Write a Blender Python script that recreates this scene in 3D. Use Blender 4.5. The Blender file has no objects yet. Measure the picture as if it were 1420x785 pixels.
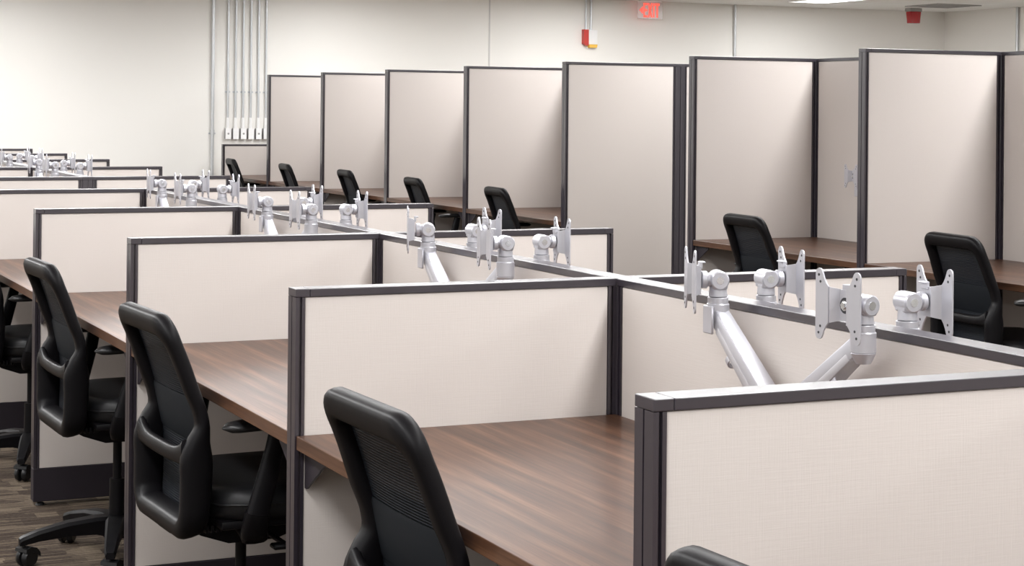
import bpy, bmesh, math, random
import numpy as np
from mathutils import Matrix, Vector

# ------------------------------------------------------------------ camera
SC = bpy.context.scene
C = SC.collection
FPX, YAW, ROLL, SHY = 2529.2, 0.42685, 0.00943, -242.0
cam_d = bpy.data.cameras.new('camera'); cam = bpy.data.objects.new('camera', cam_d); C.objects.link(cam)
cam_d.sensor_fit = 'HORIZONTAL'; cam_d.sensor_width = 36.0
cam_d.lens = 36.0 * FPX / 1420.0
cam_d.shift_y = SHY / 1420.0
cam_d.clip_start = 0.05; cam_d.clip_end = 100
_F = Vector((math.sin(YAW), math.cos(YAW), 0)); _r = Vector((math.cos(YAW), -math.sin(YAW), 0)); _u = Vector((0, 0, 1))
_R = _r * math.cos(ROLL) + _u * math.sin(ROLL); _U = _u * math.cos(ROLL) - _r * math.sin(ROLL)
M = Matrix((( _R.x, _U.x, -_F.x, -1.15666), (_R.y, _U.y, -_F.y, -3.63772), (_R.z, _U.z, -_F.z, 1.44451), (0, 0, 0, 1)))
cam.matrix_world = M
SC.camera = cam

# ------------------------------------------------------------------ world, exposure, light settings
w = bpy.data.worlds.new('world'); SC.world = w; w.use_nodes = True
w.node_tree.nodes['Background'].inputs[0].default_value = (1, 1, 1, 1)
w.node_tree.nodes['Background'].inputs[1].default_value = 0.0
SC.view_settings.view_transform = 'Standard'; SC.view_settings.look = 'None'
SC.view_settings.gamma = 1.0; SC.view_settings.use_curve_mapping = False
SC.view_settings.exposure = 0.0
SC.cycles.use_denoising = True
SC.cycles.max_bounces = 8
SC.cycles.diffuse_bounces = 5
SC.cycles.sample_clamp_indirect = 6.0
LAMP_W = 45.0            # watts of each ceiling troffer
LAMP_SPREAD = 180.0      # louvre cut-off of the troffers, degrees
LAMP_COL = (0.985, 0.99, 1.0)
LAMP_X = (-4.6, -1.3, 1.3, 4.7, 7.5, 10.1)
LAMP_Y = (-5.05, -2.6, -0.15, 2.3, 4.75, 7.2, 9.65, 12.1)
LAMP_SKIP = {(7.5, y) for y in LAMP_Y if y < 9}

# ------------------------------------------------------------------ measures
W = 1.524; D = 0.774; T = 0.054; H = 1.067; XR = 1.537
XT = 3.673; DT = 0.788; HT = 1.73; YT = 3.182
DH = 0.764; Y4 = 5.977
CEIL = 2.65; YB = 14.2; XRW = 12.667; XLW = -7.0; YF = -8.0

# ------------------------------------------------------------------ material helpers
MATS = {}
def mat(name, col, rough=0.5, metal=0.0, spec=0.5, coat=0.0, coat_rough=0.1):
    m = bpy.data.materials.new(name); m.use_nodes = True
    b = m.node_tree.nodes['Principled BSDF']
    b.inputs['Base Color'].default_value = (*col, 1)
    b.inputs['Roughness'].default_value = rough
    b.inputs['Metallic'].default_value = metal
    b.inputs['Specular IOR Level'].default_value = spec
    b.inputs['Coat Weight'].default_value = coat
    b.inputs['Coat Roughness'].default_value = coat_rough
    MATS[name] = m
    return m
class NT:
    def __init__(s, m): s.t = m.node_tree; s.b = s.t.nodes['Principled BSDF']
    def n(s, kind, **kw):
        o = s.t.nodes.new(kind)
        for k, v in kw.items():
            if k in o.inputs: o.inputs[k].default_value = v
            else: setattr(o, k, v)
        return o
    def l(s, a, b): s.t.links.new(a, b)
    def coords(s, scale, kind='Object'):
        tc = s.n('ShaderNodeTexCoord'); mp = s.n('ShaderNodeMapping')
        mp.inputs['Scale'].default_value = scale
        s.l(tc.outputs[kind], mp.inputs['Vector']); return mp.outputs['Vector']
    def noise(s, scale, sc=1.0, detail=3.0, rough=0.55, kind='Object'):
        o = s.n('ShaderNodeTexNoise'); o.inputs['Scale'].default_value = sc
        o.inputs['Detail'].default_value = detail; o.inputs['Roughness'].default_value = rough
        s.l(s.coords(scale, kind), o.inputs['Vector']); return o.outputs['Fac']
    def ramp(s, fac, stops):
        r = s.n('ShaderNodeValToRGB'); e = r.color_ramp.elements
        while len(e) < len(stops): e.new(0.5)
        for q, (p, c) in zip(e, stops): q.position = p; q.color = (*c, 1)
        s.l(fac, r.inputs['Fac']); return r.outputs['Color']
    def mix(s, fac, a, b, mode='MIX'):
        o = s.n('ShaderNodeMix', data_type='RGBA', blend_type=mode)
        if hasattr(fac, 'is_linked'): s.l(fac, o.inputs[0])
        else: o.inputs[0].default_value = fac
        for v, i in ((a, 6), (b, 7)):
            if hasattr(v, 'is_linked'): s.l(v, o.inputs[i])
            else: o.inputs[i].default_value = (*v, 1)
        return o.outputs[2]
    def math(s, op, a, b):
        o = s.n('ShaderNodeMath', operation=op)
        for v, i in ((a, 0), (b, 1)):
            if hasattr(v, 'is_linked'): s.l(v, o.inputs[i])
            else: o.inputs[i].default_value = v
        return o.outputs[0]
    def bump(s, h, strength, dist=0.001):
        o = s.n('ShaderNodeBump'); o.inputs['Strength'].default_value = strength
        o.inputs['Distance'].default_value = dist
        s.l(h, o.inputs['Height']); s.l(o.outputs[0], s.b.inputs['Normal'])

# panel fabric: woven linen
m = mat('fabric', (0.70, 0.635, 0.585), 0.9, spec=0.15); q = NT(m)
h1 = q.noise((18, 18, 420), 1, 2); h2 = q.noise((420, 420, 18), 1, 2)
s1 = q.math('ADD', h1, h2)
c = q.ramp(s1, [(0.30, (0.390, 0.356, 0.332)), (0.64, (0.552, 0.507, 0.478))])
big = q.noise((2.2, 2.2, 2.2), 1, 2)
c2 = q.mix(big, c, (0.49, 0.45, 0.427)); 
m2 = q.mix(0.35, c, c2); q.l(m2, q.b.inputs['Base Color']); q.bump(s1, 0.35, 0.0006)
# charcoal paint of the divider frames
m = mat('frame', (0.026, 0.021, 0.029), 0.30, metal=0.0, spec=0.85, coat=0.4, coat_rough=0.22); q = NT(m)
q.bump(q.noise((900, 900, 900), 1, 2), 0.05, 0.0004)
mat('bracket_paint', (0.020, 0.016, 0.021), 0.45, spec=0.3)
mat('slot', (0.012, 0.011, 0.012), 0.6)
# walnut laminate, grain along the desk
m = mat('walnut', (0.2, 0.12, 0.08), 0.42, spec=0.25, coat=0.20, coat_rough=0.07); q = NT(m)
g1 = q.noise((26, 1.3, 26), 1, 5, 0.6); g2 = q.noise((150, 4, 150), 1, 3, 0.6); g3 = q.noise((5, .5, 5), 1, 2)
gg = q.math('ADD', q.math('MULTIPLY', g1, 0.6), q.math('MULTIPLY', g2, 0.25)); gg = q.math('ADD', gg, q.math('MULTIPLY', g3, 0.3))
q.l(q.ramp(gg, [(0.42, (0.025, 0.0105, 0.006)), (0.56, (0.072, 0.032, 0.017)), (0.72, (0.165, 0.083, 0.046))]), q.b.inputs['Base Color'])
q.bump(g2, 0.08, 0.0005)
m = mat('silver', (0.50, 0.50, 0.54), 0.34, metal=0.5, spec=0.5)
mat('silver_dark', (0.42, 0.41, 0.43), 0.42, metal=0.35)
mat('chrome', (0.75, 0.76, 0.78), 0.18, metal=1.0)
mat('hole', (0.03, 0.03, 0.035), 0.5)
m = mat('chair_plastic', (0.0045, 0.0041, 0.005), 0.42, spec=0.14); q = NT(m)
q.bump(q.noise((700, 700, 700), 1, 2), 0.08, 0.0004)
mat('chair_leather', (0.007, 0.007, 0.008), 0.45, spec=0.3)
mat('chair_rubber', (0.009, 0.009, 0.010), 0.35, spec=0.35)
mat('pad', (0.005, 0.0065, 0.009), 0.7, spec=0.15)
# chair mesh: black threads with small gaps
m = mat('chair_mesh', (0.007, 0.009, 0.013), 0.6, spec=0.15); q = NT(m)
wv = q.n('ShaderNodeTexWave', wave_type='BANDS', bands_direction='Z'); wv.inputs['Scale'].default_value = 55
q.l(q.coords((1, 1, 1)), wv.inputs['Vector'])
q.bump(wv.outputs['Fac'], 0.6, 0.002)
tr = q.n('ShaderNodeBsdfTransparent'); mx = q.n('ShaderNodeMixShader')
q.l(q.math('MULTIPLY', wv.outputs['Fac'], 0.035), mx.inputs[0]); q.l(q.b.outputs[0], mx.inputs[1]); q.l(tr.outputs[0], mx.inputs[2])
q.l(mx.outputs[0], q.t.nodes['Material Output'].inputs['Surface'])
# painted walls and ceiling
m = mat('wall_paint', (0.90, 0.885, 0.85), 0.75, spec=0.25); q = NT(m)
q.bump(q.noise((160, 160, 160), 1, 2), 0.12, 0.0006)
m = mat('ceiling_tile', (0.80, 0.79, 0.77), 0.9, spec=0.1); q = NT(m)
br = q.n('ShaderNodeTexBrick', offset=0.0); br.inputs['Scale'].default_value = 1.0
br.inputs['Brick Width'].default_value = 1.2; br.inputs['Row Height'].default_value = 0.6; br.inputs['Mortar Size'].default_value = 0.012
br.inputs['Color1'].default_value = (0.80, 0.79, 0.77, 1); br.inputs['Color2'].default_value = (0.78, 0.77, 0.75, 1); br.inputs['Mortar'].default_value = (0.86, 0.86, 0.85, 1)
q.l(q.coords((1, 1, 1)), br.inputs['Vector']); q.l(br.outputs['Color'], q.b.inputs['Base Color'])
# carpet: brown tiles with woven blocks of tan lines
m = mat('carpet', (0.07, 0.05, 0.04), 0.95, spec=0.1); q = NT(m)
ck = q.n('ShaderNodeTexVoronoi', distance='CHEBYCHEV', feature='F1'); ck.inputs['Scale'].default_value = 1.0; ck.inputs['Randomness'].default_value = 0.75
q.l(q.coords((7.5, 12.0, 1)), ck.inputs['Vector'])
sep = q.n('ShaderNodeSeparateColor'); q.l(ck.outputs['Color'], sep.inputs[0])
ln = q.noise((3.0, 130, 1), 1, 2, 0.6)
ln2 = q.noise((90, 60, 1), 1, 2)
base = q.ramp(q.math('ADD', q.math('MULTIPLY', ln, 1.1), q.math('MULTIPLY', sep.outputs[0], 0.24)), [(0.54, (0.014, 0.009, 0.008)), (0.67, (0.050, 0.036, 0.028)), (0.82, (0.20, 0.16, 0.115))])
q.l(q.mix(0.35, base, q.mix(ln2, (0.015, 0.010, 0.008), (0.15, 0.115, 0.085))), q.b.inputs['Base Color'])
q.bump(ln2, 0.8, 0.003)
mat('seam', (0.66, 0.65, 0.63), 0.6)
mat('conduit', (0.62, 0.64, 0.66), 0.35, metal=0.6)
mat('box_white', (0.93, 0.93, 0.93), 0.4)
mat('box_side', (0.36, 0.35, 0.36), 0.45, metal=0.4)
mat('red_plastic', (0.55, 0.04, 0.03), 0.35)
mat('red_lens', (0.42, 0.006, 0.012), 0.2, coat=0.5)
mat('grey_paint', (0.35, 0.34, 0.33), 0.6)
mat('blue_tape', (0.08, 0.22, 0.75), 0.5)
m = mat('amber_lens', (0.85, 0.50, 0.06), 0.25)
m = mat('acrylic', (0.86, 0.84, 0.86), 0.15); b_ = m.node_tree.nodes['Principled BSDF']; b_.inputs['Alpha'].default_value = 0.35
def emit(name, col, strength):
    m = mat(name, col, 0.5); b = m.node_tree.nodes['Principled BSDF']
    b.inputs['Emission Color'].default_value = (*col, 1); b.inputs['Emission Strength'].default_value = strength
    return m
emit('lamp_glow', (1.0, 0.99, 0.97), 5.0)
emit('exit_red', (1.0, 0.10, 0.07), 1.1)

# ------------------------------------------------------------------ mesh helpers
def bx(bm, x0, x1, y0, y1, z0, z1, bev=0.0, seg=1):
    vs = [bm.verts.new(v) for v in ((x0,y0,z0),(x1,y0,z0),(x1,y1,z0),(x0,y1,z0),(x0,y0,z1),(x1,y0,z1),(x1,y1,z1),(x0,y1,z1))]
    fs = [bm.faces.new([vs[i] for i in f]) for f in ((3,2,1,0),(4,5,6,7),(0,1,5,4),(1,2,6,5),(2,3,7,6),(3,0,4,7))]
    if bev > 0:
        es = {e for f in fs for e in f.edges}
        bmesh.ops.bevel(bm, geom=list(es), offset=bev, segments=seg, affect='EDGES', profile=0.5)
    return vs
def prism(bm, pts, h0, h1, fn=None):
    """polygon pts (u,v) extruded from h0 to h1; fn maps (u,v,h) to xyz"""
    fn = fn or (lambda u, v, h: (u, v, h))
    a = [bm.verts.new(fn(u, v, h0)) for u, v in pts]; b = [bm.verts.new(fn(u, v, h1)) for u, v in pts]
    n = len(pts)
    bm.faces.new(a[::-1]); bm.faces.new(b)
    for i in range(n): bm.faces.new((a[i], a[(i+1) % n], b[(i+1) % n], b[i]))
def cyl(bm, p0, p1, r0, r1=None, n=16, bev=0.0):
    r1 = r0 if r1 is None else r1
    p0 = Vector(p0); p1 = Vector(p1); ax = (p1 - p0).normalized()
    u = ax.orthogonal().normalized(); v = ax.cross(u)
    L = (p1 - p0).length
    rings = [(0, r0 - bev), (bev, r0), (L - bev, r1), (L, r1 - bev)] if bev > 0 else [(0, r0), (L, r1)]
    rows = []
    for d, r in rings:
        rows.append([bm.verts.new(p0 + ax * d + (u * math.cos(a) + v * math.sin(a)) * r) for a in [2 * math.pi * i / n for i in range(n)]])
    for A, B in zip(rows, rows[1:]):
        for i in range(n): bm.faces.new((A[i], A[(i+1) % n], B[(i+1) % n], B[i]))
    bm.faces.new(rows[0][::-1]); bm.faces.new(rows[-1])
def beam(bm, p0, p1, w0, h0, w1, h1, side, bev=0.003):
    """tapered bar from p0 to p1; side = direction of its width"""
    p0 = Vector(p0); p1 = Vector(p1); ax = (p1 - p0).normalized(); s = Vector(side)
    s = (s - ax * s.dot(ax)).normalized(); t = ax.cross(s)
    A = [bm.verts.new(p0 + s * a * w0 / 2 + t * b * h0 / 2) for a, b in ((-1,-1),(1,-1),(1,1),(-1,1))]
    B = [bm.verts.new(p1 + s * a * w1 / 2 + t * b * h1 / 2) for a, b in ((-1,-1),(1,-1),(1,1),(-1,1))]
    fs = [bm.faces.new(A[::-1]), bm.faces.new(B)]
    for i in range(4): fs.append(bm.faces.new((A[i], A[(i+1) % 4], B[(i+1) % 4], B[i])))
    if bev > 0:
        bmesh.ops.bevel(bm, geom=list({e for f in fs for e in f.edges}), offset=bev, segments=2, affect='EDGES', profile=0.5)
def sweep(bm, pts, ab, ref, closed=False, n=12, power=2.6):
    """superellipse section swept along pts; ab[i] = (half depth along ref, half width)"""
    P = [Vector(p) for p in pts]; N = len(P); rows = []
    for i in range(N):
        if closed: t = P[(i+1) % N] - P[i-1]
        else: t = P[min(i+1, N-1)] - P[max(i-1, 0)]
        t.normalize(); r = Vector(ref); r = (r - t * r.dot(t)).normalized(); b = t.cross(r)
        a_, b_ = ab[i]; row = []
        for k in range(n):
            th = 2 * math.pi * k / n; cs, sn = math.cos(th), math.sin(th)
            row.append(bm.verts.new(P[i] + r * a_ * math.copysign(abs(cs) ** (2/power), cs) + b * b_ * math.copysign(abs(sn) ** (2/power), sn)))
        rows.append(row)
    for i in range(N if closed else N - 1):
        A, B = rows[i], rows[(i+1) % N]
        for k in range(n): bm.faces.new((A[k], A[(k+1) % n], B[(k+1) % n], B[k]))
    if not closed: bm.faces.new(rows[0][::-1]); bm.faces.new(rows[-1])
def mesh(bm, name, smooth=None):
    bmesh.ops.recalc_face_normals(bm, faces=bm.faces)
    me = bpy.data.meshes.new(name); bm.to_mesh(me); bm.free()
    if smooth is not None:
        for p in me.polygons: p.use_smooth = True
        me.set_sharp_from_angle(angle=math.radians(smooth))
    return me
def put(name, me, material, parent=None, loc=None, rot=None):
    if isinstance(me, bmesh.types.BMesh): me = mesh(me, name)
    if not me.materials: me.materials.append(MATS[material])
    o = bpy.data.objects.new(name, me); C.objects.link(o)
    if parent is not None: o.parent = parent
    if loc is not None: o.location = loc
    if rot is not None: o.rotation_euler = rot
    return o
def part(name, fn, material, parent=None, smooth=None, loc=None, rot=None):
    bm = bmesh.new(); fn(bm); return put(name, mesh(bm, name, smooth), material, parent, loc, rot)
def thing(name, label, cat, loc=(0, 0, 0), rz=0.0, group=None):
    o = bpy.data.objects.new(name, None); C.objects.link(o); o.empty_display_size = 0.1
    o.location = loc; o.rotation_euler = (0, 0, rz); return tag(o, label, cat, group)
def tag(o, label, cat, group=None):
    o['label'] = label; o['category'] = cat
    if group: o['group'] = group
    return o
def struct(o): o['kind'] = 'structure'; return o
def dup(root, loc, rz, label, group=None):
    r = root.copy(); C.objects.link(r); r.location = loc; r.rotation_euler = (0, 0, rz); r['label'] = label
    if group: r['group'] = group
    for ch in list(root.children):
        c_ = ch.copy(); C.objects.link(c_); c_.parent = r
        for g in list(ch.children):
            d_ = g.copy(); C.objects.link(d_); d_.parent = c_
    return r

# ------------------------------------------------------------------ the room
struct(part('floor', lambda b: bx(b, XLW, XRW, YF, YB, -0.1, 0), 'carpet'))
struct(part('ceiling', lambda b: bx(b, XLW, XRW, YF, YB, CEIL, CEIL + 0.1), 'ceiling_tile'))
struct(part('wall_back', lambda b: bx(b, XLW - 0.1, XRW + 0.1, YB, YB + 0.1, -0.1, CEIL + 0.1), 'wall_paint'))
struct(part('wall_right', lambda b: bx(b, XRW, XRW + 0.1, YF, YB, -0.1, CEIL + 0.1), 'wall_paint'))
struct(part('wall_left', lambda b: bx(b, XLW - 0.1, XLW, YF, YB, -0.1, CEIL + 0.1), 'wall_paint'))
struct(part('wall_front', lambda b: bx(b, XLW - 0.1, XRW + 0.1, YF - 0.1, YF, -0.1, CEIL + 0.1), 'wall_paint'))
struct(part('trim_1', lambda b: bx(b, 6.675, 6.690, YB - 0.005, YB, 0, CEIL), 'seam'))

# ------------------------------------------------------------------ ceiling troffers
def troffer_meshes():
    b = bmesh.new()
    for a in ((-0.24, -0.22, -1.2, 1.2), (0.22, 0.24, -1.2, 1.2), (-0.22, 0.22, -1.2, -1.18), (-0.22, 0.22, 1.18, 1.2)):
        bx(b, *a, -0.012, 0.0)
    f = mesh(b, 'frame'); b = bmesh.new(); bx(b, -0.22, 0.22, -1.18, 1.18, -0.006, 0.0); return f, mesh(b, 'diffuser')
fr_me, di_me = troffer_meshes()
for X in LAMP_X:
    for Y in LAMP_Y:
        if (X, Y) in LAMP_SKIP: continue
        seen = (X > 10 and Y > 12)
        t = thing('ceiling_light', 'glowing rectangular ceiling light at the top edge, right of the exit sign' if seen else
                  'recessed rectangular ceiling light above and outside the view', 'ceiling light', (X, Y, CEIL), 0, None if seen else 'ceiling lights outside the view')
        if seen: t['group'] = 'ceiling lights'
        put('frame', fr_me, 'box_white', t); put('diffuser', di_me, 'lamp_glow', t)
        ld = bpy.data.lights.new('lamp', 'AREA'); ld.shape = 'RECTANGLE'; ld.size = 0.40; ld.size_y = 2.35
        ld.energy = LAMP_W; ld.color = LAMP_COL; ld.spread = math.radians(LAMP_SPREAD)
        lo = bpy.data.objects.new('lamp', ld); C.objects.link(lo); lo.parent = t; lo.location = (0, 0, -0.014)

# ------------------------------------------------------------------ dividers
CAP = 0.017; PW = 0.020; KICK0, KICK1 = 0.016, 0.135
_div = {}
def post_outline(w, end):
    """plan of a slotted frame post, x from 0 (outer end) to w"""
    h = T / 2 - 0.001; g0, g1, d = 0.008, 0.0135, 0.007
    p = [(0, -h), (g0, -h), (g0, -h + d), (g1, -h + d), (g1, -h), (w, -h), (w, h), (g1, h), (g1, h - d), (g0, h - d), (g0, h), (0, h)]
    if end: p += [(0, 0.003), (0.003, 0.003), (0.003, -0.001), (0, -0.001)]
    return p
def div_meshes(L, Hh, e0, e1):
    k = (round(L, 4), Hh, e0, e1)
    if k in _div: return _div[k]
    r = {}
    b = bmesh.new(); bx(b, 0.0305 if e0 else 0, L - (0.0305 if e1 else 0), -T/2, T/2, Hh - CAP, Hh, 0.0015, 2); r['cap'] = mesh(b, 'top_cap')
    b = bmesh.new(); prism(b, post_outline(PW, True), KICK1, Hh - CAP - 0.0005); r['post'] = mesh(b, 'post')
    b = bmesh.new(); bx(b, PW + 0.0005, L - PW - 0.0005, -T/2 + 0.003, T/2 - 0.003, KICK1 + 0.0005, Hh - CAP - 0.0005, 0.003, 2); r['fab'] = mesh(b, 'fabric_panel', 40)
    b = bmesh.new(); bx(b, 0.0, L, -T/2, T/2, KICK0, KICK1, 0.002); r['kick'] = mesh(b, 'base_plate')
    b = bmesh.new(); cyl(b, (0, 0, 0), (0, 0, 0.008), 0.018, 0.014, 12); cyl(b, (0, 0, 0.008), (0, 0, 0.018), 0.005, n=8); r['foot'] = mesh(b, 'levelling_foot')
    b = bmesh.new(); bx(b, 0.0, 0.03, -T/2, T/2, Hh - CAP, Hh, 0.0015, 2); r['end'] = mesh(b, 'end_cap')
    _div[k] = r; return r
def divider(label, loc, rz, L, Hh, group, end0=True, end1=False):
    t = thing('cubicle_divider', label, 'divider', loc, rz, group); r = div_meshes(L, Hh, end0, end1)
    put('top_cap', r['cap'], 'frame', t)
    put('post', r['post'], 'frame', t); put('post', r['post'], 'frame', t, (L, 0, 0), (0, 0, math.pi))
    put('fabric_panel', r['fab'], 'fabric', t)
    put('base_plate', r['kick'], 'bracket_paint', t)
    put('levelling_foot', r['foot'], 'chair_rubber', t, (0.03, 0, 0)); put('levelling_foot', r['foot'], 'chair_rubber', t, (L - 0.03, 0, 0))
    if end0: put('end_cap', r['end'], 'frame', t)
    if end1: put('end_cap', r['end'], 'frame', t, (L, 0, 0), (0, 0, math.pi))
    return t
_conn = {}
def connector(parent, Hh, loc):
    if Hh not in _conn:
        b = bmesh.new(); h = T/2; c = 0.0025
        pts = []
        for i in range(4):            # square post with a shallow groove on each face
            a = i * math.pi / 2; R2 = lambda x, y: (x * math.cos(a) - y * math.sin(a), x * math.sin(a) + y * math.cos(a))
            pts += [R2(-h + c, -h), R2(-0.004, -h), R2(-0.004, -h + 0.004), R2(0.004, -h + 0.004), R2(0.004, -h), R2(h - c, -h)]
        prism(b, pts, 0.012, Hh - CAP); bx(b, -h, h, -h, h, Hh - CAP, Hh, 0.0012)
        _conn[Hh] = mesh(b, 'connector_post')
    return put('connector_post', _conn[Hh], 'frame', parent, loc)

LW = D - T/2; XS = D
gl = 'low beige dividers'
low_left = {-1: 'low beige fabric divider nearest the camera, cut by the right edge of the photo',
            0: 'low beige divider behind the nearest chair back, second from the camera',
            1: 'low beige divider third from the camera, behind the second black chair',
            2: 'low beige divider fourth from the camera, free end near the left edge',
            3: 'low beige divider fifth from the camera, running off the left edge'}
for k, lb in low_left.items(): divider(lb, (0, k * W, 0), 0, LW, H, gl)
low_right = {0: 'low beige divider across the spine, ending right under the tall corner booth desk',
             1: 'low beige divider across the spine, ending in front of the wide tall panel',
             2: 'low beige divider across the spine, third from the camera, ending below a booth chair',
             3: 'low beige divider across the spine, closing the far end of the near desk island'}
for k, lb in low_right.items(): divider(lb, (D + T/2, k * W, 0), 0, XR - D - T/2, H, gl, False, True)
spine_lab = {-2: 'low beige spine divider nearest the camera, running off the right edge',
             -1: 'low beige spine divider behind the four largest monitor arm heads',
             0: 'low beige spine divider second from the camera, at the second set of arms',
             1: 'low beige spine divider third from the camera, at the third set of arms',
             2: 'low beige spine divider fourth from the camera, at the fourth set of arms'}
for k, lb in spine_lab.items():
    t = divider(lb, (D, k * W + T/2, 0), math.pi/2, W - T, H, gl, False, False)
    connector(t, H, (W - T/2, 0, 0))
# second island
i2r = ['low beige divider with the wide dark centre post, facing the near island',
       'low beige divider of the far island, second row from its end divider',
       'low beige divider of the far island, third row', 'low beige divider of the far island, fourth row',
       'low beige divider of the far island, farthest row by the white wall']
for j, lb in enumerate(i2r): divider(lb if j else 'right half of the far island end divider with the wide dark centre post', (D + T/2, Y4 + j * W, 0), 0, XR - D - T/2, H, gl, False, True)
for j, lb in enumerate(('left half of the far island end divider with the wide dark centre post', 'short visible stretch of low divider at the left edge, behind the far island end')):
    divider(lb, (0, Y4 + j * W, 0), 0, LW, H, gl)
i2s = ['low beige spine divider of the far island, first behind its end divider', 'low beige spine divider of the far island, second from its end divider',
       'low beige spine divider of the far island, at the left edge']
for j, lb in enumerate(i2s):
    t = divider(lb, (D, Y4 + j * W + T/2, 0), math.pi/2, W - T, H, gl, False, False)
    connector(t, H, (W - T/2, 0, 0))
    if j == 0: connector(t, H, (-T/2, 0, 0))

# tall booths
gt = 'tall beige booth dividers'
tall = {0: 'tall beige booth divider farthest right, behind the rightmost chair', 1: 'tall beige booth divider behind the second chair from the right',
        2: 'wide tall beige divider with no desk in front, below the exit sign', 3: 'tall beige booth divider right behind the third chair from the right',
        4: 'tall beige booth divider fourth from the wall conduits', 5: 'tall beige booth divider second from the wall conduits', 6: 'tall beige booth divider nearest the bank of wall conduits'}
tall[4] = 'tall beige booth divider third from the wall conduits'
for j, lb in tall.items(): divider(lb, (XT, YT + j * W, 0), 0, DT - T/2, HT, gt)
divider('short low beige divider closing the booth row below the wall outlet boxes', (XT, YT + 7 * W, 0), 0, DT - T/2, H, gt)
divider('tall beige divider sliver beyond the dark double post below the exit sign', (XT + DT + T/2, YT + 2 * W, 0), 0, 0.9, HT, gt, False, True)
tsp = {-1: 'tall shaded booth back divider at the right edge', 0: 'tall shaded booth back divider carrying the small monitor plate',
       2: 'tall booth back divider hidden behind the wide tall panel', 3: 'tall booth back divider of the second booth behind the wide panel', 4: 'tall booth back divider of the third booth behind the wide panel',
       5: 'tall booth back divider of the fourth booth behind the wide panel', 6: 'tall booth back divider of the booth nearest the wall conduits'}
for j, lb in tsp.items():
    t = divider(lb, (XT + DT, YT + j * W + T/2, 0), math.pi/2, W - T, HT, gt, False, False)
    connector(t, HT, (W - T/2, 0, 0))
    if j == 2: connector(t, HT, (-T/2, 0, 0))

# ------------------------------------------------------------------ desks
def desk_meshes(dep):
    b = bmesh.new(); bx(b, 0.003, dep, T/2 + 0.001, W - T/2 - 0.001, DH - 0.029, DH, 0.0015, 2); top = mesh(b, 'worktop')
    br = []
    for s in (0, 1):
        b = bmesh.new()
        y0 = T/2 if s == 0 else W - T/2; sg = 1 if s == 0 else -1; z = DH - 0.029
        prism(b, [(0, 0), (0.125, 0), (0.125, -0.012), (0.012, -0.080), (0, -0.080)], 0.022, 0.027, lambda u, v, h: (h, y0 + sg * u, z + v))
        prism(b, [(0, 0), (0.125, 0), (0.125, -0.012), (0.012, -0.080), (0, -0.080)], dep - 0.16, dep - 0.155, lambda u, v, h: (h, y0 + sg * u, z + v))
        bx(b, 0.022, dep - 0.155, min(y0, y0 + sg * 0.03), max(y0, y0 + sg * 0.03), z - 0.003, z)
        br.append(mesh(b, 'bracket'))
    return top, br
dtop, dbr = desk_meshes(D - T/2)
ttop, tbr = desk_meshes(DT - T/2)
def desk(label, loc, rz=0.0, tall=False):
    t = thing('desk', label, 'desk', loc, rz, 'walnut cubicle desks')
    put('worktop', ttop if tall else dtop, 'walnut', t)
    for m_ in (tbr if tall else dbr): put('bracket', m_, 'bracket_paint', t)
    return t
dl = {-2: 'walnut desk below the right foreground divider, hidden in the nearest cubicle', -1: 'large walnut desk in the foreground behind the nearest full chair back',
      0: 'walnut desk in the second cubicle with a bright sheen at its front', 1: 'walnut desk in the third cubicle, left of the second divider end',
      2: 'walnut desk at the left edge behind the fourth divider'}
for k, lb in dl.items(): desk(lb, (0, k * W, 0))
for k in (-1, 0, 1, 2): desk('walnut desk on the far side of the low spine, hidden behind it', (2 * D, (k + 1) * W, 0), math.pi)['group'] = 'hidden desks behind the spine'
for j in (0, 1):
    desk('walnut desk on the far island hidden behind its end divider', (2 * D, Y4 + (j + 1) * W, 0), math.pi)['group'] = 'hidden desks of the far island'
    desk('walnut desk on the far island hidden behind its end divider', (0, Y4 + j * W, 0), 0)['group'] = 'hidden desks of the far island'
tl = {-1: 'dark walnut booth desk at the right edge, at the rightmost chair', 0: 'dark walnut corner booth desk under the small wall plate', 2: 'dark walnut booth desk left of the wide tall panel',
      3: 'dark walnut booth desk second left of the wide tall panel', 4: 'dark walnut booth desk third left of the wide tall panel', 5: 'dark walnut booth desk fourth left of the wide tall panel', 6: 'dark walnut booth desk below the wall outlet boxes'}
for j, lb in tl.items(): desk(lb, (XT, YT + j * W, 0), 0, True)

# ------------------------------------------------------------------ task chair
def smooth_curve(keys):
    zs = np.array([k[0] for k in keys]); xs = np.array([k[1] for k in keys]); ms = np.gradient(xs, zs)
    def f(z):
        z = min(max(z, zs[0]), zs[-1]); i = min(max(int(np.searchsorted(zs, z)) - 1, 0), len(zs) - 2)
        h = zs[i+1] - zs[i]; s = (z - zs[i]) / h
        return float((2*s**3-3*s**2+1)*xs[i] + (s**3-2*s**2+s)*h*ms[i] + (-2*s**3+3*s**2)*xs[i+1] + (s**3-s**2)*h*ms[i+1])
    return f
PROF = smooth_curve([(0.36, -0.172), (0.42, -0.154), (0.50, -0.144), (0.58, -0.143), (0.66, -0.148), (0.72, -0.160), (0.78, -0.178), (0.86, -0.206), (0.93, -0.236), (0.97, -0.255)])
HALF = smooth_curve([(0.36, 0.206), (0.45, 0.212), (0.60, 0.216), (0.75, 0.210), (0.93, 0.194), (0.97, 0.191)])
FCX = smooth_curve([(0.36, -0.198), (0.42, -0.187), (0.50, -0.180), (0.58, -0.178), (0.63, -0.177), (0.66, -0.172), (0.69, -0.164), (0.72, -0.168), (0.78, -0.190), (0.86, -0.219), (0.93, -0.250), (0.97, -0.27)])
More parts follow.
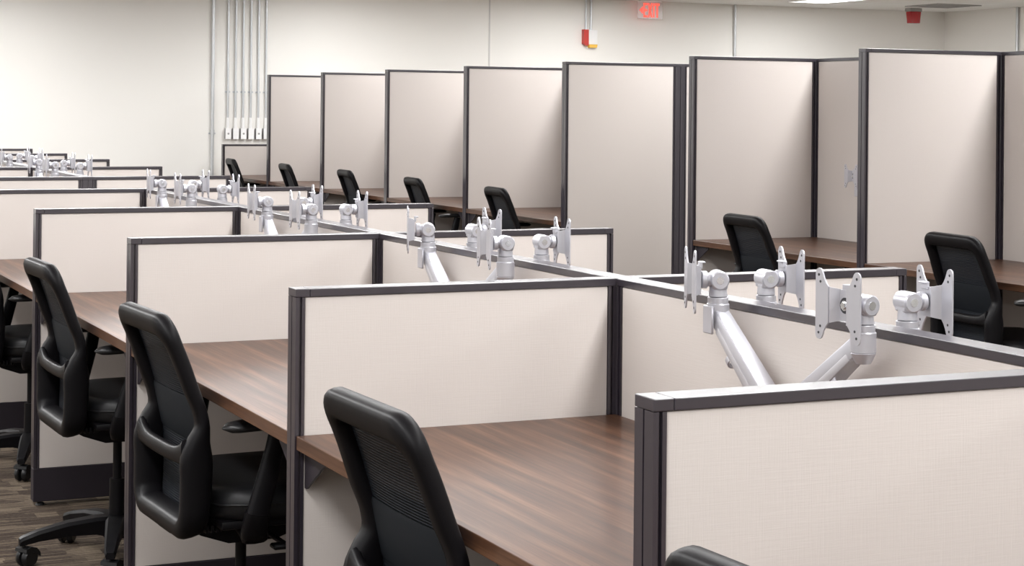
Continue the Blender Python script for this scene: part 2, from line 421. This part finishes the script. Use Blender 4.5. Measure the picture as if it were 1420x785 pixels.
FHD = smooth_curve([(0.36, 0.028), (0.45, 0.034), (0.56, 0.037), (0.63, 0.036), (0.66, 0.026), (0.69, 0.017), (0.72, 0.0155), (0.78, 0.017), (0.97, 0.018)])
def rrect(hw, z0, z1, rt, rb, ns=10, nc=7):
    """closed outline (y,z), from bottom centre, counter clockwise"""
    p = []
    def line(a, b, n): p.extend([(a[0] + (b[0]-a[0]) * i / n, a[1] + (b[1]-a[1]) * i / n) for i in range(n)])
    def arc(cx, cz, r, a0, n): p.extend([(cx + r * math.cos(a0 + math.pi/2 * i / n), cz + r * math.sin(a0 + math.pi/2 * i / n)) for i in range(n)])
    line((-hw + rb, z0), (hw - rb, z0), ns); arc(hw - rb, z0 + rb, rb, -math.pi/2, nc)
    line((hw, z0 + rb), (hw, z1 - rt), ns * 2); arc(hw - rt, z1 - rt, rt, 0, nc)
    line((hw - rt, z1), (-hw + rt, z1), ns); arc(-hw + rt, z1 - rt, rt, math.pi/2, nc)
    line((-hw, z1 - rt), (-hw, z0 + rb), ns * 2); arc(-hw + rb, z0 + rb, rb, math.pi, nc)
    return p
def lerp(a, b, s): s = min(max(s, 0), 1); s = s*s*(3-2*s); return a + (b - a) * s
def build_chair(label, loc, rz):
    t = thing('task_chair', label, 'chair', loc, rz, 'black mesh task chairs')
    # outer back frame: one broad band, set back below the crossbar
    b = bmesh.new(); pts, ab = [], []
    for y, z in rrect(0.192, 0.450, 0.929, 0.042, 0.045, 14):
        top = lerp(0, 1, (z - 0.875) / 0.05); bot = lerp(1, 0, (z - 0.450) / 0.05)
        pts.append((FCX(z), y * HALF(z) / 0.215, z))
        ab.append((FHD(z) + 0.003 * top, lerp(lerp(0.0235, 0.027, top), 0.026, bot)))
    sweep(b, pts, ab, (1, 0, 0.2), True, 16, 3.0); fr = put('back_frame', mesh(b, 'back_frame', 60), 'chair_plastic', t)
    b = bmesh.new(); pts, ab = [], []
    for i in range(17):
        u = i / 16 * 2 - 1
        pts.append((-0.200 - 0.004 * (1 - u * u), u * 0.186, 0.617 + 0.014 * abs(u) ** 4)); ab.append((0.013, 0.019 + 0.014 * abs(u) ** 6))
    sweep(b, pts, ab, (1, 0, 0), False, 12, 2.8); put('crossbar', mesh(b, 'crossbar', 60), 'chair_plastic', t)
    # mesh skin
    b = bmesh.new(); NY, NZ = 14, 34; g = []
    for i in range(NZ + 1):
        z = 0.456 + (0.918 - 0.456) * i / NZ; hw = HALF(z) - 0.024
        g.append([b.verts.new((PROF(z) - 0.002 - 0.010 * (1 - (2 * j / NY - 1) ** 2), hw * (2 * j / NY - 1), z)) for j in range(NY + 1)])
    for i in range(NZ):
        for j in range(NY): b.faces.new((g[i][j], g[i][j+1], g[i+1][j+1], g[i+1][j]))
    put('back_mesh', mesh(b, 'back_mesh', 60), 'chair_mesh', t)
    # lumbar pad behind the mesh
    b = bmesh.new(); pts = []; g = [[], []]
    for i in range(13):
        y = -0.165 + 0.330 * i / 12
        for s, dx in ((0, -0.0035), (1, -0.007)):
            col = []
            for z in (0.640, 0.650, 0.745, 0.755):
                col.append(b.verts.new((PROF(z) + dx - 0.010 * (1 - (y / 0.19) ** 2) + (0.004 if z in (0.640, 0.755) and s else 0), y, z)))
            g[s].append(col)
    for i in range(12):
        for k in range(3):
            b.faces.new((g[0][i][k], g[0][i+1][k], g[0][i+1][k+1], g[0][i][k+1])); b.faces.new((g[1][i][k], g[1][i][k+1], g[1][i+1][k+1], g[1][i+1][k]))
        b.faces.new((g[0][i][0], g[1][i][0], g[1][i+1][0], g[0][i+1][0])); b.faces.new((g[0][i][3], g[0][i+1][3], g[1][i+1][3], g[1][i][3]))
    for i in (0, 12):
        for k in range(3): b.faces.new((g[0][i][k], g[0][i][k+1], g[1][i][k+1], g[1][i][k]))
    put('lumbar_pad', mesh(b, 'lumbar_pad', 50), 'pad', t)
    # seat cushion: stacked superellipse rings with a waterfall front
    b = bmesh.new(); rows = []
    for z, sc in ((0.415, 0.90), (0.420, 0.955), (0.435, 0.99), (0.455, 1.0), (0.474, 0.985), (0.488, 0.94), (0.496, 0.86), (0.499, 0.6), (0.499, 0.25)):
        row = []
        for k in range(40):
            th = 2 * math.pi * k / 40; cs, sn = math.cos(th), math.sin(th)
            x = 0.212 * math.copysign(abs(cs) ** 0.5, cs) * sc; y = 0.245 * math.copysign(abs(sn) ** 0.5, sn) * sc
            row.append(b.verts.new((0.072 + x, y, z + 0.05 - max(0, x - 0.12) ** 2 * 1.6 - max(0, -x - 0.16) * 0.10 - (0.008 * (1 - (y / 0.245) ** 2) if z > 0.49 else 0))))
        rows.append(row)
    for A, B in zip(rows, rows[1:]):
        for k in range(40): b.faces.new((A[k], A[(k+1) % 40], B[(k+1) % 40], B[k]))
    b.faces.new(rows[0][::-1]); b.faces.new(rows[-1])
    st = put('seat', mesh(b, 'seat', 60), 'chair_leather', t)
    b = bmesh.new(); pts = []
    for k in range(40):
        th = 2 * math.pi * k / 40; cs, sn = math.cos(th), math.sin(th)
        x = 0.214 * math.copysign(abs(cs) ** 0.5, cs); y = 0.247 * math.copysign(abs(sn) ** 0.5, sn)
        pts.append((0.072 + x, y, 0.507 - max(0, x - 0.12) ** 2 * 1.6 - max(0, -x - 0.16) * 0.10))
    sweep(b, pts, [(0.003, 0.003)] * 40, (0, 0, 1), True, 6, 2); put('piping', mesh(b, 'piping', 60), 'chair_leather', st)
    # seat pan and tilt mechanism
    def pan(b):
        bx(b, -0.12, 0.25, -0.21, 0.21, 0.446, 0.467, 0.006, 2)
        prism(b, [(-0.19, 0.446), (0.17, 0.446), (0.15, 0.413), (0.06, 0.385), (-0.06, 0.385), (-0.13, 0.410)], -0.085, 0.085, lambda u, v, h: (u, h, v))
        bx(b, -0.20, -0.10, -0.05, 0.05, 0.414, 0.440, 0.006)
        for k in range(6): bx(b, -0.165 + k * 0.013, -0.158 + k * 0.013, -0.15, 0.15, 0.430, 0.448)
    pn = part('mechanism', pan, 'chair_plastic', t, 40)
    for sd in (-1, 1):
        def lever(b):
            beam(b, (0.02, sd * 0.07, 0.415), (0.03, sd * 0.235, 0.406), 0.014, 0.008, 0.014, 0.008, (1, 0, 0), 0.002)
            bx(b, -0.005, 0.075, sd * 0.235 - 0.018, sd * 0.235 + 0.018, 0.398, 0.410, 0.004)
        part('lever', lever, 'chair_plastic', pn, 40)
    part('tension_knob', lambda b: prism(b, [(0.13, 0.446), (0.23, 0.446), (0.225, 0.393), (0.185, 0.366), (0.165, 0.373)], -0.24, -0.20, lambda u, v, h: (u, h, v)), 'chair_plastic', pn)
    # arms
    for s in (-1, 1):
        b = bmesh.new()
        sweep(b, [(-0.03, s * 0.12, 0.440), (-0.04, s * 0.20, 0.434), (-0.055, s * 0.255, 0.436), (-0.066, s * 0.282, 0.458), (-0.060, s * 0.288, 0.50)], [(0.034, 0.012), (0.034, 0.013), (0.032, 0.016), (0.031, 0.018), (0.029, 0.018)], (1, 0, 0), False, 12, 3)
        ar = put('arm_bracket', mesh(b, 'arm_bracket', 50), 'chair_plastic', t)
        b = bmesh.new()
        sweep(b, [(-0.062, s * 0.288, 0.492), (-0.040, s * 0.288, 0.57), (-0.020, s * 0.287, 0.64), (-0.010, s * 0.285, 0.690)], [(0.027, 0.0155), (0.025, 0.0145), (0.023, 0.0135), (0.021, 0.0125)], (1, 0, 0), False, 12, 3)
        put('arm_post', mesh(b, 'arm_post', 50), 'chair_plastic', t)
        b = bmesh.new(); N = 14; pts, ab = [], []
        for i in range(N + 1):
            u = i / N; e = math.sqrt(max(0.0, 1 - (2 * u - 1) ** 6)); pts.append((-0.145 + 0.235 * u, s * (0.283 - 0.01 * u), 0.700 + 0.004 * math.sin(math.pi * u))); ab.append((max(0.0135 * e, 0.002), max(0.036 * e, 0.004)))
        sweep(b, pts, ab, (0, 0, 1), False, 14, 2.6); put('arm_pad', mesh(b, 'arm_pad', 60), 'chair_rubber', t)
    # gas column
    def gas(b): cyl(b, (0, 0, 0.10), (0, 0, 0.255), 0.026, 0.024, 18); cyl(b, (0, 0, 0.255), (0, 0, 0.392), 0.014, n=14)
    part('gas_column', gas, 'chair_plastic', t, 40)
    # five-star base with casters
    def hub(b): cyl(b, (0, 0, 0.070), (0, 0, 0.140), 0.046, 0.038, 20, 0.004)
    base = part('star_base', hub, 'chair_plastic', t, 40)
    b = bmesh.new()
    rows = []
    for x, wd, z0, z1 in ((0.025, 0.034, 0.074, 0.140), (0.07, 0.031, 0.086, 0.140), (0.16, 0.026, 0.088, 0.131), (0.25, 0.021, 0.079, 0.112), (0.298, 0.018, 0.070, 0.096), (0.306, 0.014, 0.070, 0.090)):
        rows.append([b.verts.new(v) for v in ((x, -wd * 0.8, z0), (x, wd * 0.8, z0), (x, wd, z1 - 0.010), (x, wd * 0.72, z1), (x, -wd * 0.72, z1), (x, -wd, z1 - 0.010))])
    for A, B in zip(rows, rows[1:]):
        for k in range(6): b.faces.new((A[k], A[(k+1) % 6], B[(k+1) % 6], B[k]))
    b.faces.new(rows[0][::-1]); b.faces.new(rows[-1]); leg = mesh(b, 'leg', 35)
    b = bmesh.new()
    cyl(b, (0, 0, 0.05), (0, 0, 0.074), 0.0065, n=10)
    for s in (-1, 1): cyl(b, (-0.012, s * 0.006, 0.030), (-0.012, s * 0.025, 0.030), 0.030, 0.027, 20, 0.004)
    prism(b, [(-0.046, 0.030), (-0.044, 0.044), (-0.030, 0.060), (-0.008, 0.066), (0.010, 0.060), (0.012, 0.050), (-0.010, 0.050), (-0.03, 0.04)], -0.027, 0.027, lambda u, v, h: (u, h, v))
    cas = mesh(b, 'caster', 40)
    for i in range(5):
        a = math.pi + i * 2 * math.pi / 5
        put('leg', leg, 'chair_plastic', base, None, (0, 0, a))
        put('caster', cas, 'chair_rubber', base, (0.292 * math.cos(a), 0.292 * math.sin(a), 0), (0, 0, a + (0.5, -0.4, 1.1, 0.2, -0.9)[i]))
    return t
R = math.radians
c0 = build_chair('black mesh task chair in the foreground beside the large desk, cut by the bottom edge', (0.143, -0.75, 0), R(1.5))
chairs = [((0.135, -1.99), 3, 'black task chair back corner just showing at the bottom edge before the nearest divider'),
          ((0.112, 0.75), 3, 'black mesh task chair in the second cubicle, full back loop and armrest visible'),
          ((0.115, 2.17), 2, 'black mesh task chair in the third cubicle, star base showing on the carpet'),
          ((0.115, 3.76), 2, 'black task chair cut off by the left edge of the photo'),
          ((3.755, 2.30), -5, 'black mesh task chair farthest right, at the rightmost tall booth'),
          ((3.63, 3.69), -4, 'black mesh task chair at the corner booth left of the rightmost tall panel'),
          ((3.69, 6.69), -5, 'black mesh task chair left of the wide tall panel, nearest to it'),
          ((3.745, 8.24), -5, 'black mesh task chair second left of the wide tall panel'),
          ((3.79, 9.81), -4, 'black mesh task chair third left of the wide tall panel'),
          ((3.77, 11.30), -5, 'black mesh task chair at the tall booth next to the wall conduits'),
          ((3.72, 12.80), -5, 'black mesh task chair before the short low divider under the outlet boxes')]
for (x, y), a, lb in chairs: dup(c0, (x, y, 0), R(a), lb)

# ------------------------------------------------------------------ monitor arms
def head_meshes():
    r = {}
    # neck: upright cylinder under the tilt joint (origin = tilt axis)
    b = bmesh.new(); cyl(b, (0, 0, -0.060), (0, 0, -0.034), 0.0205, n=20, bev=0.001); cyl(b, (0, 0, -0.033), (0, 0, -0.012), 0.0185, 0.017, 20, 0.001); r['neck'] = mesh(b, 'neck', 40)
    # tilt joint along local y, stub along +x
    b = bmesh.new(); cyl(b, (0, -0.023, 0), (0, 0.023, 0), 0.0185, n=22, bev=0.0025); cyl(b, (0.006, 0, 0), (0.028, 0, 0), 0.0150, 0.013, 18); cyl(b, (0.022, 0, 0), (0.0345, 0, 0), 0.0175, 0.0175, 18, 0.002)
    bx(b, -0.016, 0.014, -0.019, 0.019, -0.018, 0.0, 0.003); r['joint'] = mesh(b, 'tilt_joint', 40)
    b = bmesh.new()
    for s in (-1, 1): cyl(b, (0, s * 0.0225, 0), (0, s * 0.0240, 0), 0.0075, n=14)
    r['screw'] = mesh(b, 'screw', 40)
    # plate
    b = bmesh.new(); th = 0.003
    web = [(-0.017, -0.027), (0.017, -0.027), (0.017, 0.027), (-0.017, 0.027)]
    prism(b, web, 0.037, 0.037 + th, lambda u, v, h: (h, u, v))
    for s in (-1, 1):
        # slanted cheek between web and wing
        a = [(0.017, 0.037, -0.027), (0.026, 0.055, -0.031), (0.026, 0.055, 0.031), (0.017, 0.037, 0.027)]
        v0 = [b.verts.new((n_, s * u, z)) for u, n_, z in a]; v1 = [b.verts.new((n_ + th * 0.6, s * (u - th), z)) for u, n_, z in a]
        b.faces.new(v0); b.faces.new(v1[::-1])
        for i in range(4): b.faces.new((v0[i], v1[i], v1[(i+1) % 4], v0[(i+1) % 4]))
        wing = [(0.060, -0.040), (0.060, 0.040)]
        for i in range(7): 
            th_ = math.pi * i / 6 * 0.86; wing.append((0.0505 + 0.0095 * math.cos(th_), 0.052 + 0.0095 * math.sin(th_)))
        wing += [(0.0370, 0.045), (0.0315, 0.037), (0.0265, 0.032), (0.0255, 0.030), (0.0255, -0.030), (0.0265, -0.032), (0.0315, -0.037), (0.0370, -0.045)]
        for i in range(7):
            th_ = math.pi * (6 - i) / 6 * 0.86; wing.append((0.0505 + 0.0095 * math.cos(th_), -0.052 - 0.0095 * math.sin(th_)))
        prism(b, [(s * u, v) for u, v in wing], 0.054, 0.054 + th, lambda u, v, h: (h, u, v))
    bx(b, 0.033, 0.039, -0.010, 0.010, 0.022, 0.036, 0.001); bx(b, 0.027, 0.037, -0.010, 0.010, 0.033, 0.036, 0.001)
    r['plate'] = mesh(b, 'mounting_plate', 30)
    b = bmesh.new(); cyl(b, (0.0401, 0, 0), (0.0406, 0, 0), 0.014, n=18); r['recess'] = mesh(b, 'bolt_recess', 40); b = bmesh.new()
    for s in (-1, 1):
        for z in (-0.050, -0.0385, 0.0385, 0.050):
            y = 0.051 if abs(z) > 0.045 else 0.0465
            cyl(b, (0.0534, s * y, z), (0.0576, s * y, z), 0.0024, n=8)
    r['holes'] = mesh(b, 'screw_holes', 40)
    b = bmesh.new(); cyl(b, (0.0406, 0, 0), (0.046, 0, 0), 0.0065, n=6); cyl(b, (0.0406, 0, 0), (0.0425, 0, 0), 0.009, n=16); r['bolt'] = mesh(b, 'bolt', 40)
    return r
HM = head_meshes()
_arm = {}
def monitor_arm(label, loc, rz, heads, blue=False):
    """twin monitor arm on a desk column; local -x is the user's side, arms spread along local y.
    heads: (y offset, height of the tilt axis above the desk, plate direction in degrees, world)"""
    t = thing('monitor_arm', label, 'monitor arm', loc, rz, 'silver twin monitor arms')
    if 'col' not in _arm:
        b = bmesh.new(); bx(b, -0.045, 0.03, -0.05, 0.05, 0, 0.012, 0.003, 2); cyl(b, (0, 0, 0.012), (0, 0, 0.15), 0.020, n=18, bev=0.002); cyl(b, (0, 0, 0.06), (0, 0, 0.085), 0.026, n=18, bev=0.003)
        _arm['col'] = mesh(b, 'column', 40)
    put('column', _arm['col'], 'silver', t)
    for y, hz, az in heads:
        s = 1 if y > 0 else -1; y_near = (y < 0) == (abs(rz) < 1)
        k = (round(y, 3), round(hz, 3), y_near)
        if k not in _arm:
            b = bmesh.new(); e = Vector((0, y, hz - 0.062)); s0 = Vector((0, s * 0.03, 0.135 if y_near else 0.112))
            beam(b, s0, e + Vector((0, -s * 0.004, -0.006)), 0.042, 0.046, 0.032, 0.032, (1, 0, 0), 0.004)
            cyl(b, (0, s * 0.03, s0.z - 0.024), (0, s * 0.03, s0.z + 0.026), 0.027, n=18, bev=0.003)
            # end yoke round the neck
            cyl(b, e + Vector((0, 0, -0.022)), e + Vector((0, 0, 0.017)), 0.0225, n=20, bev=0.003)
            if not y_near: bx(b, -0.024, -0.019, y - 0.018, y + 0.018, hz - 0.105, hz - 0.050, 0.002)
            else: cyl(b, e + Vector((0, s * 0.001, -0.040)), e + Vector((0, 0, -0.020)), 0.014, 0.0222, 20, 0.002)
            m1 = mesh(b, 'arm_link', 40)
            b = bmesh.new(); c_ = s0.lerp(e, 0.62); dirv = (e - s0).normalized(); 
            nrm = Vector((1, 0, 0)).cross(dirv).normalized(); nrm = nrm if nrm.z < 0 else -nrm
            p = c_ + nrm * 0.028
            pts = [p + (Vector((1, 0, 0)) * math.cos(a) + nrm * math.sin(a)) * 0.016 for a in [2 * math.pi * i / 16 for i in range(14)]]
            sweep(b, pts, [(0.007, 0.0018)] * len(pts), dirv, False, 8, 4); m2 = mesh(b, 'cable_clip', 40)
            b = bmesh.new(); q_ = s0.lerp(e, 0.40)
            beam(b, s0 + nrm * 0.012, s0.lerp(e, 0.86) + nrm * 0.012, 0.044, 0.022, 0.035, 0.016, (1, 0, 0), 0.003); m3 = mesh(b, 'arm_cover', 40)
            _arm[k] = (m1, m2, m3)
        m1, m2, m3 = _arm[k]
        lk = put('arm_link', m1, 'silver', t); put('cable_clip', m2, 'silver', lk); put('arm_cover', m3, 'silver_dark', lk)
        put('neck', HM['neck'], 'silver', t, (0, y, hz))
        ra = (0, 0, R(az) - rz)
        jt = put('tilt_joint', HM['joint'], 'silver', t, (0, y, hz), ra); put('screw', HM['screw'], 'chrome', jt)
        pl = put('mounting_plate', HM['plate'], 'silver', t, (0, y, hz), ra); put('screw_holes', HM['holes'], 'hole', pl)['kind'] = 'stuff'; put('bolt_recess', HM['recess'], 'hole', pl); put('bolt', HM['bolt'], 'chrome', pl)
    if blue:
        part('tape_wrap', lambda b: beam(b, (0, 0.13, 0.185), (0, 0.155, 0.205), 0.056, 0.058, 0.054, 0.056, (1, 0, 0), 0.002), 'blue_tape', t)
    return t
hzL = 0.348; hzR = 0.340
XAL = 0.699; XAR = 0.851
armsL = {-1: ((0.245, hzL, 160), (-0.240, hzL, 184)), 0: ((0.252, hzL, 160), (-0.262, hzL, 172)), 1: ((0.235, hzL, 176), (-0.255, hzL, 178)), 2: ((0.24, hzL, 174), (-0.25, hzL, 178))}
armsR = {-1: ((-0.235, hzR, -6), (0.235, hzR, -8)), 0: ((-0.225, hzR, -6), (0.215, hzR, 2)), 1: ((-0.235, hzR, -3), (0.235, hzR, 0)), 2: ((-0.235, hzR, -2), (0.235, hzR, 0))}
ordn = {-1: 'nearest', 0: 'second', 1: 'third', 2: 'fourth'}
for k in (-1, 0, 1, 2):
    monitor_arm('silver twin monitor arm on the near side of the spine, %s set from the camera' % ordn[k], (XAL, k * W + 0.735, DH), 0, armsL[k])
    # local y runs backwards after the half turn
    monitor_arm('silver twin monitor arm on the far side of the spine, %s set from the camera' % ordn[k], (XAR, k * W + 0.81, DH), math.pi, [(-y, h, a) for y, h, a in armsR[k]])
for j, nm in enumerate(('first', 'second')):
    monitor_arm('small silver twin monitor arm left of the far island spine, %s cubicle' % nm + '', (XAL, Y4 + j * W + 0.735, DH), 0, ((0.245, hzL, 176), (-0.25, hzL, 180)), j == 0)
    monitor_arm('small silver twin monitor arm on the right side of the far island spine, %s cubicle' % nm, (XAR, Y4 + j * W + 0.81, DH), math.pi, ((0.235, hzR, 0), (-0.235, hzR, -2)))
monitor_arm('silver twin monitor arm in the shaded corner booth, one plate peeking out', (XT + DT - 0.075, YT + 0.77, DH), 0, ((0.245, hzL, 178), (-0.245, hzL, 180)))

# ------------------------------------------------------------------ wall fittings
def pipe_coupling(b, x, y, z, r): cyl(b, (x, y, z - 0.025), (x, y, z + 0.025), r * 1.28, n=14, bev=0.002)
t = thing('wall_conduit', 'single thick grey conduit left of the bank of six, floor to ceiling', 'conduit', (3.662, YB - 0.022, 0), 0, 'wall conduits')
part('pipe', lambda b: cyl(b, (0, 0, 0), (0, 0, CEIL), 0.0165, n=14), 'conduit', t, 40)
for z in (1.18,): part('coupling', lambda b: pipe_coupling(b, 0, 0, z, 0.0165), 'conduit', t, 40)
part('strap', lambda b: bx(b, -0.035, 0.035, 0.012, 0.022, 1.16, 1.175), 'conduit', t)
ordw = ('first from the left', 'second from the left', 'third from the left', 'third from the right', 'second from the right', 'farthest right')
def obox(b): bx(b, -0.028, 0.028, -0.050, 0.0, 0, 0.108, 0.002)
def ocover(b): bx(b, -0.029, 0.029, -0.053, -0.0495, -0.001, 0.109, 0.001)
for i in range(6):
    t = thing('wall_conduit', 'thin conduit with white outlet box at its foot, %s of six' % ordw[i], 'conduit', (3.818 + i * 0.0788, YB, 1.112), 0, 'bank of six wall conduits')
    bxo = part('outlet_box', obox, 'box_side', t)
    part('cover_plate', ocover, 'box_white', bxo)
    if i % 2 == 0: part('socket', lambda b: (cyl(b, (0, -0.0545, 0.054), (0, -0.0525, 0.054), 0.010, n=12)), 'grey_paint', bxo, 40)
    part('pipe', lambda b: cyl(b, (0, -0.022, 0.108), (0, -0.022, CEIL - 1.112), 0.0105, n=12), 'conduit', t, 40)
    part('connector', lambda b: cyl(b, (0, -0.022, 0.108), (0, -0.022, 0.215), 0.0145, n=12, bev=0.002), 'box_white', t, 40)
    part('strap', lambda b: (bx(b, -0.026, 0.026, -0.010, -0.001, 0.465, 0.480), cyl(b, (0, -0.022, 0.460), (0, -0.022, 0.485), 0.0135, n=12)), 'conduit', t)
t = thing('wall_conduit', 'lone thin conduit right of the exit sign, going down behind the tall booth', 'conduit', (9.722, YB - 0.02, 0), 0, 'wall conduits')
part('pipe', lambda b: cyl(b, (0, 0, 0), (0, 0, CEIL), 0.015, n=12), 'conduit', t, 40)
part('strap', lambda b: bx(b, -0.03, 0.03, 0.008, 0.02, 1.7, 1.715), 'conduit', t)
t = thing('wall_conduit', 'dark thin conduit on the right-hand wall at the photo edge', 'conduit', (XRW - 0.02, 12.86, 0), 0, 'wall conduits')
part('pipe', lambda b: cyl(b, (0, 0, 0), (0, 0, CEIL), 0.017, n=12), 'conduit', t, 40)
part('strap', lambda b: bx(b, 0.008, 0.02, -0.03, 0.03, 1.7, 1.715), 'conduit', t)
# red call point and strobe
t = thing('fire_alarm_box', 'small red alarm box under a conduit, left of the white strobe', 'alarm', (7.815, YB, 2.14), 0)
part('housing', lambda b: prism(b, [(-0.03, 0.02), (0.0, 0.0), (0.03, 0.0), (0.03, 0.175), (-0.03, 0.175)], -0.055, 0.0, lambda u, v, h: (u, h, v)), 'red_plastic', t)
part('pipe', lambda b: cyl(b, (0.01, -0.022, 0.175), (0.01, -0.022, CEIL - 2.14), 0.012, n=12), 'conduit', t, 40)
t = thing('alarm_strobe', 'white wall strobe with amber lens under a conduit', 'alarm', (7.895, YB, 2.105), 0)
part('housing', lambda b: bx(b, -0.052, 0.060, -0.05, 0, 0.048, 0.205, 0.006, 2), 'box_white', t)
part('lens', lambda b: prism(b, [(-0.042, 0.012), (0.048, 0.012), (0.055, 0.048), (-0.048, 0.048)], -0.06, -0.01, lambda u, v, h: (u, h, v)), 'amber_lens', t)
part('back_plate', lambda b: bx(b, -0.05, 0.056, -0.012, 0, 0.0, 0.05, 0.003), 'box_white', t)
part('pipe', lambda b: cyl(b, (-0.008, -0.022, 0.205), (-0.008, -0.022, CEIL - 2.105), 0.012, n=12), 'conduit', t, 40)
# exit sign: clear edge-lit pane with red letters
EXY = YB - 0.14
t = thing('exit_sign', 'clear hanging sign with glowing red EXIT letters and arrow at the ceiling', 'exit sign', (8.525, EXY, CEIL), 0)
part('housing', lambda b: bx(b, -0.10, 0.155, -0.035, 0.035, -0.018, 0.0, 0.003), 'box_white', t)
part('pane', lambda b: bx(b, -0.128, 0.185, -0.005, 0.005, -0.20, -0.018, 0.001), 'acrylic', t)
def sgn(b):
    y0, y1 = -0.0085, -0.0055
    z0, z1 = -0.186, -0.030
    def P(pts): prism(b, pts, y0, y1, lambda u, v, h: (u, h, v))
    P([(-0.105, -0.108), (-0.065, -0.068), (-0.065, -0.148)])
    x = -0.055; sw = 0.014
    P([(x, z0), (x + sw, z0), (x + sw, z1), (x, z1)])
    for z in (z0, (z0 + z1) / 2 - 0.011, z1 - 0.022): P([(x + sw, z), (x + 0.046, z), (x + 0.046, z + 0.022), (x + sw, z + 0.022)])
    x = -0.002
    P([(x, z0), (x + 0.017, z0), (x + 0.058, z1), (x + 0.041, z1)]); P([(x + 0.041, z0), (x + 0.058, z0), (x + 0.017, z1), (x, z1)])
    x = 0.066; P([(x, z0), (x + sw, z0), (x + sw, z1), (x, z1)])
    x = 0.088; P([(x, z1 - 0.024), (x + 0.056, z1 - 0.024), (x + 0.056, z1), (x, z1)]); P([(x + 0.020, z0), (x + 0.036, z0), (x + 0.036, z1 - 0.024), (x + 0.020, z1 - 0.024)])
part('lettering', sgn, 'exit_red', t)
# red beacon at the ceiling
t = thing('ceiling_beacon', 'dark red tapered beacon lamp hanging from the ceiling near the corner', 'beacon', (11.82, 13.68, CEIL), 0)
part('mount', lambda b: bx(b, -0.085, 0.085, -0.05, 0.05, -0.04, 0, 0.004), 'grey_paint', t)
part('lens', lambda b: beam(b, (0, 0, -0.04), (0, 0, -0.175), 0.145, 0.10, 0.125, 0.085, (1, 0, 0), 0.006), 'red_lens', t, 40)
# ceiling vent
t = thing('ceiling_vent', 'flat grey air vent in the ceiling near the right corner', 'vent', (11.75, 13.05, CEIL), 0)
part('frame', lambda b: [bx(b, *a, -0.01, 0) for a in ((-0.3, 0.3, -0.3, -0.26), (-0.3, 0.3, 0.26, 0.3), (-0.3, -0.26, -0.26, 0.26), (0.26, 0.3, -0.26, 0.26))], 'grey_paint', t)
part('backing', lambda b: bx(b, -0.26, 0.26, -0.26, 0.26, -0.002, 0), 'hole', t)
bm_ = bmesh.new(); bx(bm_, -0.26, 0.26, -0.012, 0.012, -0.009, -0.006); slat = mesh(bm_, 'slat')
for i in range(9): put('slat', slat, 'grey_paint', t, (0, -0.22 + i * 0.055, 0))
